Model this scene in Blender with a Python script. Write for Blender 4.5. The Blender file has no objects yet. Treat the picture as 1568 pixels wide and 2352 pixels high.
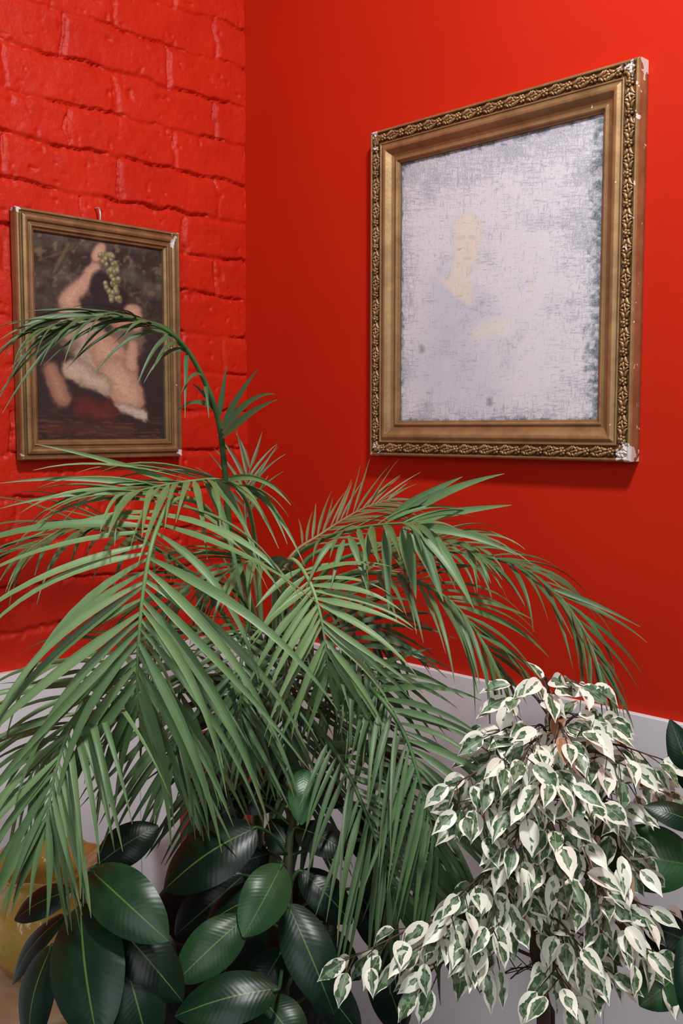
import bpy, math, random
import numpy as np
from mathutils import Vector, Matrix
random.seed(7)
rng=np.random.RandomState(3)
SC=bpy.context.scene
SC.view_settings.view_transform='Standard'
COL=SC.collection
# ------------------------------------------------ camera calibration
FPX=2306.; PITCH=math.radians(4.78)
CAM=Vector((1.6995,-1.4117,1.55))
s2=math.sqrt(.5)
Rv=Vector((s2,s2,0)); HF=Vector((-s2,s2,0)); UP=Vector((0,0,1))
Fv=HF*math.cos(PITCH)-UP*math.sin(PITCH); Uv=Rv.cross(Fv)
def ray(px,py): return Fv+Rv*((px-784)/FPX)-Uv*((py-1176)/FPX)
def W(px,py,d): return CAM+ray(px,py)*d
def hit(px,py,ax,val):
    r=ray(px,py); return CAM+r*((val-CAM[ax])/r[ax])
cam=bpy.data.cameras.new('camera'); co=bpy.data.objects.new('camera',cam); COL.objects.link(co)
cam.sensor_fit='VERTICAL'; cam.sensor_height=36; cam.sensor_width=24; cam.lens=36*FPX/2352
co.location=CAM; co.rotation_euler=(math.radians(90)-PITCH,0,math.radians(45)); cam.clip_start=.02
SC.camera=co
# ------------------------------------------------ helpers
TAB=rng.rand(256,256)
def vn(x,y):
    xi=np.floor(x).astype(int); yi=np.floor(y).astype(int); fx=x-xi; fy=y-yi
    fx=fx*fx*(3-2*fx); fy=fy*fy*(3-2*fy)
    a=TAB[xi%256,yi%256];b=TAB[(xi+1)%256,yi%256];c=TAB[xi%256,(yi+1)%256];d=TAB[(xi+1)%256,(yi+1)%256]
    return (a*(1-fx)+b*fx)*(1-fy)+(c*(1-fx)+d*fx)*fy
def fbm(x,y,o=4):
    r=0;a=.5;t=0
    for i in range(o):
        r=r+a*vn(x+17.3*i,y+9.1*i); t+=a; a*=.5; x=x*2.03;y=y*2.03
    return r/t
class MB:
    def __init__(s): s.v=[];s.f=[];s.uv=[];s.c=[];s.m=[]
    def vert(s,p,uv=(0,0),c=(1,0,0)):
        s.v.append((p[0],p[1],p[2])); s.uv.append(uv); s.c.append((c[0],c[1],c[2],1)); return len(s.v)-1
    def face(s,f,m=0): s.f.append(tuple(f)); s.m.append(m)
    def obj(s,name,mats,parent=None,smooth=True,origin=None):
        me=bpy.data.meshes.new(name)
        vs=s.v
        if origin is not None: vs=[(a-origin[0],b-origin[1],c-origin[2]) for a,b,c in vs]
        me.from_pydata(vs,[],s.f)
        for m in mats: me.materials.append(m)
        me.polygons.foreach_set('material_index',s.m)
        me.polygons.foreach_set('use_smooth',[smooth]*len(s.f))
        li=np.empty(len(me.loops),dtype=np.int32); me.loops.foreach_get('vertex_index',li)
        ul=me.uv_layers.new(name='uv'); ul.data.foreach_set('uv',np.array(s.uv,dtype=np.float32)[li].ravel())
        at=me.color_attributes.new('tint','FLOAT_COLOR','POINT'); at.data.foreach_set('color',np.array(s.c,dtype=np.float32).ravel())
        me.update()
        o=bpy.data.objects.new(name,me); COL.objects.link(o)
        if origin is not None: o.location=origin
        if parent is not None:
            o.parent=parent; o.matrix_parent_inverse=Matrix.Translation(-Vector(parent.location))
        return o
def empty(name,loc,label,cat,group=None):
    e=bpy.data.objects.new(name,None); e.empty_display_size=.05; e.location=loc; COL.objects.link(e)
    e['label']=label; e['category']=cat
    if group: e['group']=group
    return e
def cr(pts,n):
    P=[pts[0]*2-pts[1]]+pts+[pts[-1]*2-pts[-2]]; out=[]; m=len(pts)-1
    for k in range(n+1):
        u=k/n*m; i=min(int(u),m-1); t=u-i
        a,b,c,d=P[i],P[i+1],P[i+2],P[i+3]
        out.append(.5*((2*b)+(c-a)*t+(2*a-5*b+4*c-d)*t*t+(3*b-a-3*c+d)*t**3))
    return out
def tube(mb,pts,rad,sides=8,c=(1,0,0),m=0,ring=None):
    n=len(pts); T0=(pts[1]-pts[0]).normalized()
    nr=T0.orthogonal().normalized(); idx=[]
    for i,p in enumerate(pts):
        T=(pts[min(i+1,n-1)]-pts[max(i-1,0)]).normalized()
        nr=(nr-T*nr.dot(T)).normalized(); b=T.cross(nr)
        r=rad(i/(n-1)) if callable(rad) else rad
        if ring: r*=1+(ring if i%4==0 else 0)
        idx.append([mb.vert(p+(nr*math.cos(a)+b*math.sin(a))*r,(j/sides,i/(n-1)),c) for j,a in enumerate([2*math.pi*j/sides for j in range(sides)])])
    for i in range(n-1):
        for j in range(sides):
            k=(j+1)%sides; mb.face((idx[i][j],idx[i][k],idx[i+1][k],idx[i+1][j]),m)
    mb.face(idx[0][::-1],m); mb.face(idx[-1],m)
def lathe(mb,prof,sides=40,m=0,fn=None):
    idx=[]
    for i,(r,z) in enumerate(prof):
        row=[]
        for j in range(sides):
            a=2*math.pi*j/sides; rr=r*(fn(a,z) if fn else 1)
            row.append(mb.vert((rr*math.cos(a),rr*math.sin(a),z),(j/sides,i/len(prof))))
        idx.append(row)
    for i in range(len(prof)-1):
        for j in range(sides):
            k=(j+1)%sides; mb.face((idx[i][j],idx[i][k],idx[i+1][k],idx[i+1][j]),m)
    mb.face(idx[0][::-1],m); mb.face(idx[-1],m)
def box(mb,lo,hi,bev=.0,m=0):
    x0,y0,z0=lo;x1,y1,z1=hi
    i=[mb.vert(p) for p in [(x0,y0,z0),(x1,y0,z0),(x1,y1,z0),(x0,y1,z0),(x0,y0,z1),(x1,y0,z1),(x1,y1,z1),(x0,y1,z1)]]
    for f in [(3,2,1,0),(4,5,6,7),(0,1,5,4),(1,2,6,5),(2,3,7,6),(3,0,4,7)]: mb.face([i[k] for k in f],m)
def bevel(o,w,seg=2):
    b=o.modifiers.new('bevel','BEVEL'); b.width=w; b.segments=seg; b.limit_method='ANGLE'
# ------------------------------------------------ material helper
class M:
    def __init__(s,name):
        s.mat=bpy.data.materials.new(name); s.mat.use_nodes=True; s.t=s.mat.node_tree; s.b=s.t.nodes['Principled BSDF']
    def n(s,ty,**k):
        x=s.t.nodes.new(ty)
        for a,b in k.items():
            if a.startswith('i_'): x.inputs[a[2:].replace('_',' ')].default_value=b
            else: setattr(x,a,b)
        return x
    def l(s,a,b): s.t.links.new(a,b)
    def noise(s,scale,detail=4,rough=.5,vec=None,sc=None):
        x=s.n('ShaderNodeTexNoise'); x.inputs['Scale'].default_value=scale; x.inputs['Detail'].default_value=detail; x.inputs['Roughness'].default_value=rough
        if vec is None: vec=s.n('ShaderNodeTexCoord').outputs['Object']
        if sc:
            mp=s.n('ShaderNodeMapping'); mp.inputs['Scale'].default_value=sc; s.l(vec,mp.inputs['Vector']); vec=mp.outputs[0]
        s.l(vec,x.inputs['Vector']); return x.outputs['Fac']
    def ramp(s,f,stops):
        x=s.n('ShaderNodeValToRGB'); e=x.color_ramp.elements
        while len(e)<len(stops): e.new(.5)
        for k,(p,c) in enumerate(stops): e[k].position=p; e[k].color=c
        s.l(f,x.inputs[0]); return x.outputs[0]
    def mix(s,f,a,b,mode='MIX'):
        x=s.n('ShaderNodeMix',data_type='RGBA',blend_type=mode)
        for v,k in ((f,0),(a,6),(b,7)):
            if hasattr(v,'is_output'): s.l(v,x.inputs[k])
            else: x.inputs[k].default_value=v
        return x.outputs[2]
    def math(s,op,a,b=None,c=None):
        x=s.n('ShaderNodeMath',operation=op)
        for k,v in enumerate((a,b,c)):
            if v is None: continue
            if hasattr(v,'is_output'): s.l(v,x.inputs[k])
            else: x.inputs[k].default_value=v
        return x.outputs[0]
    def bump(s,h,st,dist):
        x=s.n('ShaderNodeBump'); x.inputs['Strength'].default_value=st; x.inputs['Distance'].default_value=dist
        s.l(h,x.inputs['Height']); s.l(x.outputs[0],s.b.inputs['Normal'])
    def set(s,col=None,rough=None,metal=None,spec=None):
        for k,v in (('Base Color',col),('Roughness',rough),('Metallic',metal),('Specular IOR Level',spec)):
            if v is None: continue
            if hasattr(v,'is_output'): s.l(v,s.b.inputs[k])
            else: s.b.inputs[k].default_value=v
        return s
# walls
m=M('red_paint'); n1=m.noise(3,3); n2=m.noise(220,3,.6)
m.set(m.ramp(n1,[(.3,(.56,.018,.0045,1)),(.7,(.61,.023,.006,1))]),.6,0,.16); m.bump(n2,.25,.001); RED=m.mat
m=M('red_painted_brick'); n1=m.noise(9,4); n2=m.noise(70,6,.65)
m.set(m.ramp(n1,[(.3,(.54,.017,.005,1)),(.7,(.64,.024,.007,1))]),.44,0,.3); m.bump(n2,.6,.003); REDB=m.mat
m=M('white_tile'); n1=m.noise(5,3); m.set(m.ramp(n1,[(.3,(.84,.85,.89,1)),(.7,(.90,.91,.94,1))]),.25,0,.5); m.bump(m.noise(6,2),.15,.01); TILE=m.mat
m=M('floor_concrete'); m.set(m.ramp(m.noise(4,5),[(.3,(.05,.045,.042,1)),(.7,(.09,.085,.08,1))]),.6); FLOOR=m.mat
# ------------------------------------------------ room
def struct(o): o['kind']='structure'; return o
ys=np.concatenate([np.linspace(-3.2,-1.0,50,endpoint=False),np.linspace(-1.0,0,420)])
zs=np.concatenate([np.linspace(0,1.04,10,endpoint=False),np.linspace(1.04,2.56,640),np.linspace(2.6,2.9,5)])
Y,Z=np.meshgrid(ys,zs,indexing='ij')
t=-Y; zz=Z+.014*(fbm(t*5,Z*5)-.5)+.013*(fbm(t*20+50,Z*22)-.5)+.007*(fbm(t*80+50,Z*80)-.5); tt=t+.022*(fbm(t*7+90,Z*9)-.5)+.018*(fbm(t*30+20,Z*30)-.5)
CH=.0805; BL=.235
q=zz/CH+.35; row=np.floor(q).astype(int); fz=(q-row)*CH
off=(row%2)*.5*BL+(TAB[row%256,7]-.5)*.06
q2=(tt+off)/BL+.2; colb=np.floor(q2).astype(int); ft=(q2-colb)*BL
dz=np.minimum(fz,CH-fz); dt=np.minimum(ft,BL-ft)
sm=lambda x:(lambda u:u*u*(3-2*u))(np.clip(x,0,1))
vz=(1-sm(dz/.010)); vt=(1-sm(dt/.0095))
val=np.maximum(vz,vt*.9)*np.clip(fbm(t*6+33,Z*8,4)*2.0-.35,.40,1)
crz=(1-sm(np.abs(fz-.004-.007*(fbm(t*22,Z*5)-.5))/.0032))*sm((fbm(t*10+5,Z*13+5,4)-.44)*7)
crt=(1-sm(np.abs(ft-.003-.006*(fbm(t*9,Z*40)-.5))/.0026))*sm((fbm(t*15+65,Z*13+5,4)-.47)*8)
crack=np.maximum(crz,crt*.9)
br=(TAB[(row*7)%256,(colb*5)%256]-.5)
X=-.0042*val-.0095*crack+br*.0032*(1-vz)+.0042*(fbm(t*26,Z*26,5)-.5)+.006*(fbm(t*8+7,Z*8,2)-.5)-.003
pit=fbm(t*60+3,Z*60+8,2); X-= .016*np.clip(pit-.73,0,1)
mb=MB(); ny,nz=Y.shape
mb.v=list(zip(X.ravel().tolist(),Y.ravel().tolist(),Z.ravel().tolist()))
mb.uv=[(0,0)]*len(mb.v); mb.c=[(1,1,1,1)]*len(mb.v)
I=np.arange(ny*nz).reshape(ny,nz)
mb.f=np.stack([I[:-1,:-1],I[1:,:-1],I[1:,1:],I[:-1,1:]],-1).reshape(-1,4).tolist(); mb.m=[0]*len(mb.f)
w=struct(mb.obj('wall_left',[REDB]))
mb=MB(); box(mb,(-.03,0,0),(3.4,.15,2.9)); struct(mb.obj('wall_right',[RED],smooth=False))
mb=MB(); box(mb,(-.15,-3.2,-.1),(3.4,.15,0)); struct(mb.obj('floor',[FLOOR],smooth=False))
WZ=1.108
mb=MB()
x=0.012
for i in range(6):
    x2=[.42,.90,1.47,2.0,2.6,3.3][i]; box(mb,(x,-.012,0),(x2-.002,0,WZ)); x=x2
o=struct(mb.obj('trim_1',[TILE],smooth=False)); bevel(o,.0015)
mb=MB(); y=-.0
for i in range(6):
    y2=-[.30,.80,1.30,1.8,2.3,3.0][i]; box(mb,(-.016,y2+.002,0),(.012,y,WZ)); y=y2
o=struct(mb.obj('trim_2',[TILE],smooth=False)); bevel(o,.0015)

# ------------------------------------------------ frames
def gold(name,w,h,chips=.735,dark=1.0,aop=1.5):
    m=M(name); tc=m.n('ShaderNodeTexCoord').outputs['Object']
    base=m.ramp(m.noise(25,5,.6),[(.3,(.26*dark,.150*dark,.062*dark,1)),(.7,(.46*dark,.28*dark,.125*dark,1))])
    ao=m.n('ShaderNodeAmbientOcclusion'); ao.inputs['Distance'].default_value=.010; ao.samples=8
    base=m.mix(m.math('POWER',ao.outputs['AO'],aop),(.045,.018,.008,1),base)  # recess shade mixed into the gilding colour by ambient occlusion
    sp=m.n('ShaderNodeSeparateXYZ'); m.l(tc,sp.inputs[0])
    ax=m.math('SUBTRACT',w/2,m.math('ABSOLUTE',sp.outputs[0])); ay=m.math('SUBTRACT',h/2,m.math('ABSOLUTE',sp.outputs[1]))
    dmax=m.math('MAXIMUM',ax,ay)
    cor=m.math('SUBTRACT',1,m.math('DIVIDE',dmax,.045)); cor=m.math('MAXIMUM',cor,0)
    right=m.math('MULTIPLY',m.math('GREATER_THAN',sp.outputs[0],w/2-.024),.095)
    nz=m.noise(55,3,.55)
    v=m.math('ADD',nz,m.math('ADD',m.math('MULTIPLY',cor,.26),right))
    fac=m.math('GREATER_THAN',v,chips)
    base=m.mix(fac,base,(.70,.66,.64,1))
    m.set(metal=m.math('MULTIPLY',m.math('SUBTRACT',1,fac),.4))
    m.set(base,.42); m.bump(m.noise(150,4),.25,.001)
    return m.mat
import bmesh
b=bmesh.new(); bmesh.ops.create_icosphere(b,subdivisions=2,radius=1); b.verts.ensure_lookup_table()
ISO=np.array([v.co[:] for v in b.verts]); ISF=[[v.index for v in f.verts] for f in b.faces]; b.free()
def ell(mb,c,rx,ry,rz,ang=0,bend=0):
    o=len(mb.v); P=ISO.copy()
    tap=1-.45*P[:,0]; x=P[:,0]*rx; y=P[:,1]*ry*(tap if bend else 1)+bend*(P[:,0]**2)*rx; z=P[:,2]*rz
    ca,sa=math.cos(ang),math.sin(ang)
    for a,bb,cc in zip(x*ca-y*sa+c[0],x*sa+y*ca+c[1],z+c[2]): mb.vert((a,bb,cc))
    for f in ISF: mb.face([k+o for k in f])
def sweep(mb,w,h,prof):
    idx=[]
    for a,z in prof:
        idx.append([mb.vert((sx*(w/2-a),sy*(h/2-a),z)) for sx,sy in((-1,-1),(1,-1),(1,1),(-1,1))])
    for i in range(len(prof)-1):
        for j in range(4):
            k=(j+1)%4; mb.face((idx[i][j],idx[i][k],idx[i+1][k],idx[i+1][j]))
def picture(name,corners,ax,val,prof,ornament,label,paint,cpx,z_c,inner,golden_dark):
    P=[hit(px,py,ax,val) for px,py in corners]  # TL TR BR BL
    h=((P[0].z-P[3].z)+(P[1].z-P[2].z))/2; a=0 if ax==1 else 1
    left=(P[0][a]+P[3][a])/2; right=(P[1][a]+P[2][a])/2; w=right-left
    c=[0,0,(P[0].z+P[1].z+P[2].z+P[3].z)/4]; c[a]=(left+right)/2
    if ax==1: c[1]=-.001; rot=Matrix(((1,0,0),(0,0,-1),(0,1,0))).to_4x4()
    else: c[0]=.003; rot=Matrix(((0,0,1),(1,0,0),(0,1,0))).to_4x4()
    e=empty(name,(0,0,0),label,'framed picture'); e.matrix_world=Matrix.Translation(c)@rot
    def par(o): o.parent=e; return o
    mb=MB(); sweep(mb,w,h,prof)
    g=gold(name+'_gilding',w,h,.755 if ornament else .83,golden_dark)
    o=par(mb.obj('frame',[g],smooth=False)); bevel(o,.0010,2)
    iw=w-2*inner; ih=h-2*inner
    if ornament:
        mb=MB(); cc=.0150; zc=.0245; q8=.90
        for side in range(4):
            L=w if side%2==0 else h; n=int(round((L-.024)/.044)); st=(L-.024)/n; HH=h/2 if side%2==0 else w/2
            ang=side*math.pi/2; sub=MB()
            for k in range(n):
                s=-L/2+.012+st*(k+.5); yc=-(HH-cc)
                for q in range(6):
                    a=q*math.pi/3+random.random()*.4; ell(sub,(s+.0052*q8*math.cos(a),yc+.0050*q8*math.sin(a),zc+.0012),.0031*q8,.0031*q8,.0036)
                ell(sub,(s,yc,zc+.0032),.0035*q8,.0035*q8,.0038)
                for d in(-1,1):
                    for (ds,dc,rx,ry,an,be) in ((.0128,.0035,.0088,.0036,.55,.35),(.0130,-.0042,.0074,.0032,-.5,-.35),(.0194,.0055,.0054,.0028,1.0,.3),(.0194,-.0010,.0066,.0030,.15,.2),(.0200,-.0058,.0050,.0026,-.8,-.3)):
                        ell(sub,(s+d*ds,yc+d*dc*q8,zc),rx*q8,ry*q8,.0038,an if d>0 else math.pi+an,be)
            ca,sa=math.cos(ang),math.sin(ang)
            o0=len(mb.v)
            for v in sub.v: mb.vert((v[0]*ca-v[1]*sa,v[0]*sa+v[1]*ca,v[2]))
            for f in sub.f: mb.face([q+o0 for q in f])
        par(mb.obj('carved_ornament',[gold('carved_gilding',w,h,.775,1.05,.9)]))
    r=.0010 if ornament else .0014
    nx=int(iw/r); nyy=int(ih/r)
    U,V=np.meshgrid(np.linspace(0,1,nx),np.linspace(0,1,nyy),indexing='ij')
    (x0,y0),(x1,y1),(x2,y2),(x3,y3)=cpx
    PX=x0+(x1-x0)*U; PY=(y0+(y1-y0)*U)*V+(y3+(y2-y3)*U)*(1-V)
    C=paint(U,V,PX,PY)
    C=np.where(C<=.04045,C/12.92,((C+.055)/1.055)**2.4)
    me=bpy.data.meshes.new('painted_canvas'); N=nx*nyy
    vs=np.stack([(U-.5)*(iw+.004),(V-.5)*(ih+.004),np.full_like(U,z_c)],-1).reshape(-1,3)
    I=np.arange(N).reshape(nx,nyy); fs=np.stack([I[:-1,:-1],I[1:,:-1],I[1:,1:],I[:-1,1:]],-1).reshape(-1,4)
    me.from_pydata(vs.tolist(),[],fs.tolist())
    at=me.color_attributes.new('tint','FLOAT_COLOR','POINT')
    at.data.foreach_set('color',np.concatenate([C.reshape(-1,3),np.ones((N,1))],1).astype(np.float32).ravel())
    m=M(name+'_canvas'); ca=m.n('ShaderNodeVertexColor',layer_name='tint').outputs[0]
    if ornament: m.set(ca,.75,0,.2); m.bump(m.noise(500,2),.3,.0005)
    else: m.set(ca,.4,0,.3); m.bump(m.noise(300,2),.2,.0004)
    me.materials.append(m.mat)
    o=bpy.data.objects.new('painted_canvas',me); COL.objects.link(o); par(o)
    mb=MB(); box(mb,(-iw/2-.01,-ih/2-.01,.001),(iw/2+.01,ih/2+.01,z_c-.002)); par(mb.obj('backing_board',[g],smooth=False))
    return e,w,h
def C3(*c): return np.array(c)/255.
def over(C,mask,col): return C*(1-mask[...,None])+col*mask[...,None]
def caps(X,Y,x1,y1,r1,x2,y2,r2,soft=6,wob=5):
    dx,dy=x2-x1,y2-y1; L=max(dx*dx+dy*dy,1e-6); t=np.clip(((X-x1)*dx+(Y-y1)*dy)/L,0,1)
    d=np.hypot(X-x1-t*dx,Y-y1-t*dy)-(r1+(r2-r1)*t)+wob*(fbm(X/22,Y/22,3)-.5)*2
    return np.clip(.5-d/soft,0,1), d, t
def paint_faded(U,V,X,Y):
    n=fbm(X/50,Y/50,4); st=fbm(X/15,Y/1.5,3); st2=fbm(X/1.5+40,Y/15,3); fine=TAB[(X*1.7).astype(int)%256,(Y*1.7).astype(int)%256]
    C=np.ones(X.shape+(3,))*C3(226,225,233)
    C=over(C,np.clip((n-.5)*1.4,0,.5),C3(206,207,217))
    for a in [(1060,660,45,1010,860,60),(1090,720,60,1110,900,80),(1040,650,20,1150,720,30)]:
        k,_,_=caps(X,Y,*a,soft=70,wob=20); C=over(C,k*.40,C3(196,200,215))
    k,_,_=caps(X,Y,1100,525,42,1098,590,38,soft=12,wob=3); C=over(C,k*.6,C3(218,212,210))
    k,_,_=caps(X,Y,1101,522,32,1101,578,26,soft=12,wob=3); C=over(C,k*.8,C3(236,223,210))
    k,_,_=caps(X,Y,1086,600,18,1088,655,26,soft=12,wob=4); C=over(C,k*.8,C3(234,222,208))
    k,_,_=caps(X,Y,1050,642,12,1108,686,12,soft=12,wob=4); C=over(C,k*.8,C3(234,222,208))
    k,_,_=caps(X,Y,1125,765,16,1185,745,18,soft=26,wob=6); C=over(C,k*.55,C3(234,229,208))
    k,_,_=caps(X,Y,1252,560,4,1252,680,6,soft=14,wob=6); C=over(C,k*.35,C3(234,228,214))
    for a,c in [((1080,543,3,1092,541,3),.22),((1106,541,3,1118,543,3),.22),((1094,590,2,1110,590,2),.28),((1101,556,2,1103,575,3),.14)]:
        k,_,_=caps(X,Y,*a,soft=8,wob=1); C=over(C,k*c,C3(160,140,138))
    ed=np.minimum(np.minimum(U*1.2,(1-U)*.60),np.minimum(V*1.3,(1-V)*.9)) 
    e=np.clip(1-ed/.17,0,1)
    dens=.21+.20*e**1.3+.14*np.clip(V-.35,0,1)+.22*(n-.5)
    th=np.clip((dens*1.35-(1-np.maximum(st,st2*.97)))*5+.25,0,1)*(.10+.90*fine)
    C=over(C,np.clip(th*.60,0,.8),C3(116,124,140))
    e2=np.clip(1-np.minimum(np.minimum(U*2.2,(1-U)*.75),np.minimum(V*2.6,(1-V)*2.0))/.045+ (fbm(X/10,Y/10,3)-.5)*2.2,0,1)
    C=over(C,np.clip(e2,0,1)*(.45+.55*fine)*.90,C3(66,84,88))
    for x,y,r in((988,797,5),(1160,922,6)):
        k,_,_=caps(X,Y,x,y,r,x,y+6,r,soft=12,wob=4); C=over(C,k*.7,C3(110,118,118))
    return C
def paint_figure(U,V,X,Y):
    n=fbm(X/35,Y/35,4); n2=fbm(X/12+9,Y/12,4)
    C=np.ones(X.shape+(3,))*C3(50,40,42)
    top=np.clip((760-Y)/120,0,1)
    C=over(C,top*np.clip((n-.38)*3,0,1)*.8,C3(104,96,86))
    C=over(C,top*np.clip((n2-.56)*6,0,1)*.8,C3(72,78,60))
    C=over(C,top*np.clip((fbm(X/16+70,Y/16,3)-.6)*8,0,1)*.7,C3(128,106,82))
    def sh(a,col,dark,soft=7,wob=5,op=1,sq=(1,1)):
        nonlocal C
        k,d,t=caps(X,Y,*a,soft=soft,wob=wob)
        r=(a[2]+a[5])/2; s=np.clip(-d/r,0,1)
        cc=col[None,None]*s[...,None]**.5+dark[None,None]*(1-s[...,None]**.5)
        C=C*(1-(k*op)[...,None])+cc*(k*op)[...,None]
    SK=C3(206,164,140); SD=C3(160,116,98)
    sh((95,600,4,170,570,2),C3(96,80,62),C3(60,50,40),soft=10); sh((120,640,3,160,560,2),C3(100,84,62),C3(60,50,40),soft=10)
    sh((170,790,34,300,780,36),C3(128,108,92),C3(84,66,58),wob=18,soft=14)
    sh((165,750,34,158,690,22),SK,SD,soft=10); sh((156,690,22,218,612,13),SK,SD,soft=10); sh((222,590,14,232,570,12),SK,SD,wob=4,soft=8)
    sh((250,690,44,232,648,24),C3(44,36,38),C3(34,28,30),soft=12)
    sh((305,716,22,312,740,18),SK,SD,soft=8); sh((286,742,16,262,736,14),C3(190,140,116),C3(140,96,78),soft=8)
    sh((200,770,40,215,830,40),C3(196,172,150),C3(140,116,98),wob=16,soft=12)
    sh((230,790,34,268,850,46),C3(212,172,144),SD,wob=8,soft=10); sh((262,862,46,292,905,42),C3(216,178,150),SD,wob=6,soft=10)
    sh((304,790,12,298,835,16),SK,SD,soft=8)
    sh((160,850,26,230,880,26),C3(204,184,160),C3(140,116,98),wob=14,soft=12)
    sh((116,850,18,138,915,24),C3(176,130,106),C3(120,82,68),soft=10)
    sh((255,928,8,330,950,12),C3(206,188,172),C3(140,116,104),wob=10,soft=8)
    sh((185,935,30,235,950,32),C3(98,44,40),C3(60,30,32),wob=12,soft=12)
    sh((110,988,22,290,988,22),C3(76,48,42),C3(50,34,34),wob=12,soft=14)
    st=fbm(X/30,Y/3,3); C=over(C,np.clip((st-.55)*4,0,.5)*np.clip((Y-930)/40,0,1),C3(120,74,58))
    r2=random.Random(5)
    for i in range(46):
        t=r2.random(); gx=235+40*t+r2.uniform(-16,16)*(1-.3*t)+ (10 if t<.6 else -8); gy=585+105*t
        k,d,_=caps(X,Y,gx,gy,6,gx,gy+1,6,soft=3,wob=.5); C=over(C,k,C3(106,100,72))
        k,d,_=caps(X,Y,gx-1,gy-2,3.6,gx-1,gy-2,3.6,soft=4,wob=.2); C=over(C,k,C3(178,170,128))
    C=over(C,np.full(X.shape,.10),C3(120,105,95))
    C*= (.93+.14*vn(X/2.5,Y/2.5))[...,None]
    return C
profR=[(a*.80,z*.78) for a,z in [(0,0),(0,.030),(.003,.035),(.0065,.035),(.009,.030),(.029,.030),(.031,.034),(.0335,.035),(.036,.032),(.038,.033),(.044,.037),(.050,.036),(.054,.031),(.060,.025),(.066,.022),(.069,.022),(.071,.025),(.075,.025),(.077,.020),(.080,.020),(.082,.011)]]
picture('ornate_picture_frame',[(848,305),(1473,125),(1442,1063),(848,1045)],1,-.028,profR,True,
  'chipped ornate gilt frame with faded white portrait on smooth wall',paint_faded,[(928,375),(1400,258),(1388,975),(928,972)],.010,.064,1.0)
profL=[(a*.82,z) for a,z in [(0,0),(0,.016),(.002,.020),(.006,.021),(.009,.018),(.012,.018),(.014,.022),(.020,.024),(.025,.022),(.028,.018),(.031,.018),(.033,.020),(.037,.020),(.039,.016),(.044,.014),(.046,.008)]]
eL,wL,hL=picture('plain_picture_frame',[(42,468),(422,540),(412,1044),(46,1064)],0,.024,profL,False,
  'bronze frame with dark figure painting hung on red brick wall',paint_figure,[(80,530),(383,572),(378,1003),(85,1020)],.0085,.0365,.85)
# hook
m=M('pale_metal'); m.set((.55,.5,.48,1),.4,.6); PALE=m.mat
p=hit(229,500,0,.01)
mb=MB(); tube(mb,cr([Vector((.004,p.y,p.z-.02)),Vector((.012,p.y,p.z)),Vector((.008,p.y,p.z+.017)),Vector((-.006,p.y,p.z+.019))],10),.002,8)
o=mb.obj('wall_hook',[PALE]); o['label']='small pale metal hook above bronze frame on brick wall'; o['category']='hook'

# ------------------------------------------------ plant materials
def leafmat(name,stops,rough,spec,under=None,vein=False):
    m=M(name); tc=m.n('ShaderNodeVertexColor',layer_name='tint').outputs[0]; sp=m.n('ShaderNodeSeparateColor'); m.l(tc,sp.inputs[0])
    uv=m.n('ShaderNodeTexCoord').outputs['UV']; su=m.n('ShaderNodeSeparateXYZ'); m.l(uv,su.inputs[0])
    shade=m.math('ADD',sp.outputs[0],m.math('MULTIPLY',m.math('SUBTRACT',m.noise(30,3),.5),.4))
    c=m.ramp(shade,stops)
    brown=m.mix(m.noise(20,2),(.22,.10,.035,1),(.42,.25,.13,1))
    c=m.mix(sp.outputs[1],c,brown)
    geo=m.n('ShaderNodeNewGeometry')
    if under: c=m.mix(m.math('MULTIPLY',geo.outputs['Backfacing'],.5),c,under)
    a=m.math('ABSOLUTE',m.math('SUBTRACT',su.outputs[0],.5))
    if vein:
        rib=m.math('LESS_THAN',a,.014)
        c=m.mix(m.math('MULTIPLY',rib,.8),c,(.10,.20,.04,1))
        vv=m.math('SINE',m.math('MULTIPLY',m.math('SUBTRACT',su.outputs[1],m.math('MULTIPLY',a,.35)),120))
        m.bump(m.math('ADD',m.math('MULTIPLY',vv,.3),m.math('MULTIPLY',m.noise(22,3),3)),.08,.0014)
    else:
        vv=m.math('SINE',m.math('MULTIPLY',su.outputs[0],25)); m.bump(vv,.10,.0004)
    m.set(c,rough,0,spec); return m.mat
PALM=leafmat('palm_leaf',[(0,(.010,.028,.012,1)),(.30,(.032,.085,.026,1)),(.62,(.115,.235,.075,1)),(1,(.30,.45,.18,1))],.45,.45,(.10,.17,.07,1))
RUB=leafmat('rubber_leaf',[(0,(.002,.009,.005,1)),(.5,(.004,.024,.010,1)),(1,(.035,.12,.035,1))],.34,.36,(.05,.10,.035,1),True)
m=M('palm_cane'); m.set(m.ramp(m.noise(20,3,sc=(1,1,.2)),[(.3,(.05,.08,.02,1)),(.7,(.17,.19,.06,1))]),.45); CANE=m.mat
m=M('bark'); m.set(m.ramp(m.noise(60,4,sc=(1,1,.3)),[(.3,(.04,.022,.014,1)),(.7,(.12,.07,.045,1))]),.8); m.bump(m.noise(120,4),.5,.002); BARK=m.mat
m=M('green_bark'); m.set(m.ramp(m.noise(60,4,sc=(1,1,.3)),[(.3,(.015,.02,.01,1)),(.7,(.05,.05,.025,1))]),.7); GBARK=m.mat
m=M('soil'); m.set(m.ramp(m.noise(60,5),[(.3,(.01,.007,.005,1)),(.7,(.05,.035,.025,1))]),.95); m.bump(m.noise(90,4),1,.01); SOIL=m.mat
m=M('terracotta'); m.set(m.ramp(m.noise(12,4),[(.3,(.30,.11,.05,1)),(.7,(.40,.16,.08,1))]),.8); TERRA=m.mat
m=M('white_ceramic'); m.set((.7,.69,.66,1),.25); WCER=m.mat
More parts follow.
